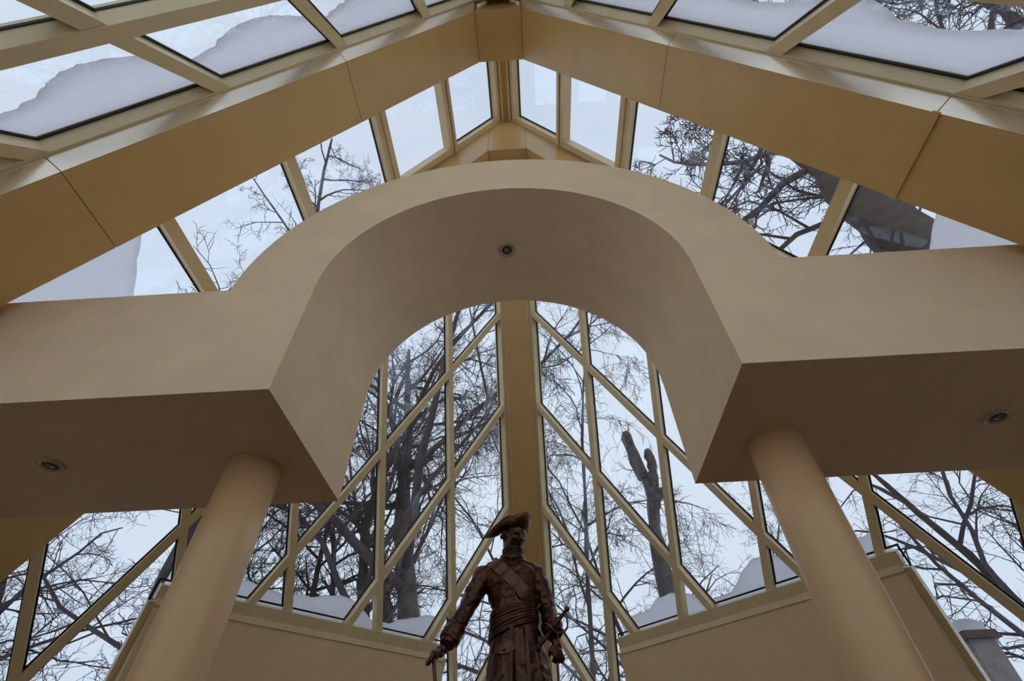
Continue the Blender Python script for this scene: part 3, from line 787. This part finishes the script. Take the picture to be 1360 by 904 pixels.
# the cut tree: thick trunk with lopped stubs
cb = bx_(.247, 14)
ct = tree('cut_tree', 'thick lopped tree trunk with cut stubs behind the lattice by the sword hand', cb, 11, .34, 23, bark='greybark', levels=3, kids=(9, 4, 4, 3), lenr=(.14, .5, .5, .5), first=.35, droop=.6,
          trunk=[(cb[0], cb[1], -.1), (cb[0]+.05, 14, 3.5), (cb[0]+.05, 14, 6.2), (3.52, 14, 8.2), (3.72, 14, 9.3), (3.62, 14, 10.3), (3.40, 14, 11.6)])
for pth in ([(3.70, 14, 9.4, .22), (3.90, 13.9, 10.2, .19), (3.86, 13.9, 11.0, .17)], [(3.62, 14, 8.9, .2), (4.05, 14, 9.5, .15), (4.25, 14, 9.6, .14)], [(3.55, 14, 10.0, .22), (3.45, 14, 10.9, .20), (3.36, 14, 11.9, .18)], [(3.52, 14, 8.0, .2), (3.2, 14, 8.35, .14), (3.12, 14, 8.45, .13)]):
    fine = []
    for q, r_ in zip(pth, pth[1:]):
        for k in range(4): fine.append((Vector(q[:3]).lerp(Vector(r_[:3]), k/4), q[3]+(r_[3]-q[3])*k/4))
    fine.append((Vector(pth[-1][:3]), pth[-1][3]))
    fine = [(p+Vector((noise.noise(p*2.1), 0, 0))*.10, r_*(.88+.35*noise.noise(p*3.3))) for p, r_ in fine]
    V, F = tube(fine, 14); V = [v+noise.noise_vector(v*5)*.045+noise.noise_vector(v*13)*.02 for v in V]; mk('cut_stub', V, F, 'greybark', ct, True)
tree('birch', 'small distant birch with feathery crown above the sill by the cut tree', bx_(.352, 26), 16, .10, 24, bark='twig', first=.3, kids=(20, 7, 6, 4), droop=.35, lenr=(.17, .45, .5, .5), lean=(.012, 0), spread=.7)
tree('bare_tree', 'leaning tree with long diagonal limb beyond the panes outside the sword side column', bx_(1.12, 11.5), 13, .17, 25, lean=(-.28, 0), first=.2, kids=(14, 7, 6, 4), droop=.3)
tree('bare_tree', 'thin branching tree farthest out beyond the panes outside the sword side column', bx_(1.30, 10.5), 11, .13, 26, first=.15, kids=(14, 7, 6, 4), droop=.3)
tree('old_tree', 'huge dark trunk close to the roof panes beside the arch', (6.95, 5.0), 17, .75, 27, bark='bark', first=.62, kids=(13, 8, 7, 5), spread=1.0, lenr=(.24, .5, .45, .5), minr=.012,
     trunk=[(6.95, 5, -.1), (6.95, 5, 5), (6.95, 5, 9), (6.88, 5, 11.2), (6.82, 5, 12.0), (6.6, 5.0, 14), (6.1, 5.1, 16.5)], trunk_r=[.62, .5, .46, .42, .22, .16, .07])
tree('bare_tree', 'dark crowned tree high above the panes on the near side of the front beam', (9.4, 2.2), 17, .30, 28, bark='bark', first=.5, kids=(12, 8, 6, 5), minr=.012)
# snow-capped gate pier
pp_ = at_y(1287, 842, 9.0)
gp = empty('gate_pier', (pp_.x, pp_.y, 0)); tag(gp, 'brown masonry gate pier with a cap of snow outside the glazing', 'pier')
box('shaft', pp_.x-.2, pp_.x+.2, 8.8, 9.2, -.05, pp_.z-.12, 'concrete', gp)
box('cap', pp_.x-.28, pp_.x+.28, 8.72, 9.28, pp_.z-.12, pp_.z, 'brick', gp, .03)
V, F = ball((pp_.x, 9, pp_.z+.06), .26, .26, .16); mk('snow_cap', V, F, 'snow', gp, True)

# ------------------------------------------------------------------ old snow clinging to the outside of the roof panes
def snowpatch(O, A, B, n, a0, a1, b0, bedge, label, seed):
    V, F = [], []; NU, NV = 40, 4
    for i in range(NU+1):
        a = a0+(a1-a0)*i/NU; be = max(b0+.006, bedge(a)+.010*noise.noise(Vector((a*40, seed, 0)))+.005*noise.noise(Vector((a*130, seed, 4))))
        for j in range(NV+1):
            v = j/NV; b = b0+(be-b0)*v
            th = (.004+.006*math.sqrt(1-v*.95))*(1+.35*noise.noise(Vector((a*25, b*25, seed))))
            p = O+A*a+B*b; V.append(W(p+n*(GD+.004))); V.append(W(p+n*(GD+.004+th)))
    q = NV+1; ix = lambda i, j, s: (i*q+j)*2+s
    for i in range(NU):
        for j in range(NV):
            for s in (0, 1): F.append((ix(i, j, s), ix(i+1, j, s), ix(i+1, j+1, s), ix(i, j+1, s)))
        F.append((ix(i, NV, 0), ix(i+1, NV, 0), ix(i+1, NV, 1), ix(i, NV, 1))); F.append((ix(i, 0, 0), ix(i+1, 0, 0), ix(i+1, 0, 1), ix(i, 0, 1)))
    for i in (0, NU):
        for j in range(NV): F.append((ix(i, j, 0), ix(i, j+1, 0), ix(i, j+1, 1), ix(i, j, 1)))
    o = mk('snow_patch', V, F, 'snow', None, True)
    tag(o, label, 'snow', 'old snow on the roof panes', kind='stuff')
for S in (-1, 1):
    D = DLv if S < 0 else DRv
    A = -D
    O = Vector((X0+S*GO, Y1, ZR)); B = -Fv; n = A.cross(B).normalized()
    if n.z < 0: n = -n
    for k in range(0, 5):
        lo, hi = S_*k+.012, S_*(k+1)-.012
        ph = .4*k+S
        snowpatch(O, A, B, n, lo, hi, .172, lambda a: .285+.035*math.sin((a-lo)*17+ph)+(.03 if S > 0 else 0), 'thin old snow on the near roof panes, on the side of the statue\'s %s' % sideWord[S], k*3+S)
    O = Vector((X0+S*GO, 0, ZR)); B = Vector((0, 1, 0)); n = A.cross(B).normalized()
    if n.z < 0: n = -n
    for k, be in ((0, .412), (2, .405), (3, .415)):
        lo, hi = S_*k+.016, S_*(k+1)-.016
        snowpatch(O, A, B, n, lo+(.12 if k else 0), hi, .362, lambda a: be, 'thin old snow on the steep roof panes above the arch, on the side of the statue\'s %s' % sideWord[S], k*7+S)
    snowpatch(O, A, B, n, S_*(4.05 if S < 0 else 4.42), S_*5-.016, .362, lambda a: min(.62, .40+(a-S_*4.05)*1.2 if S < 0 else .38+(a-S_*4.42)*3), 'thin old snow on the steep roof panes above the arch, on the side of the statue\'s %s' % sideWord[S], 31+S)
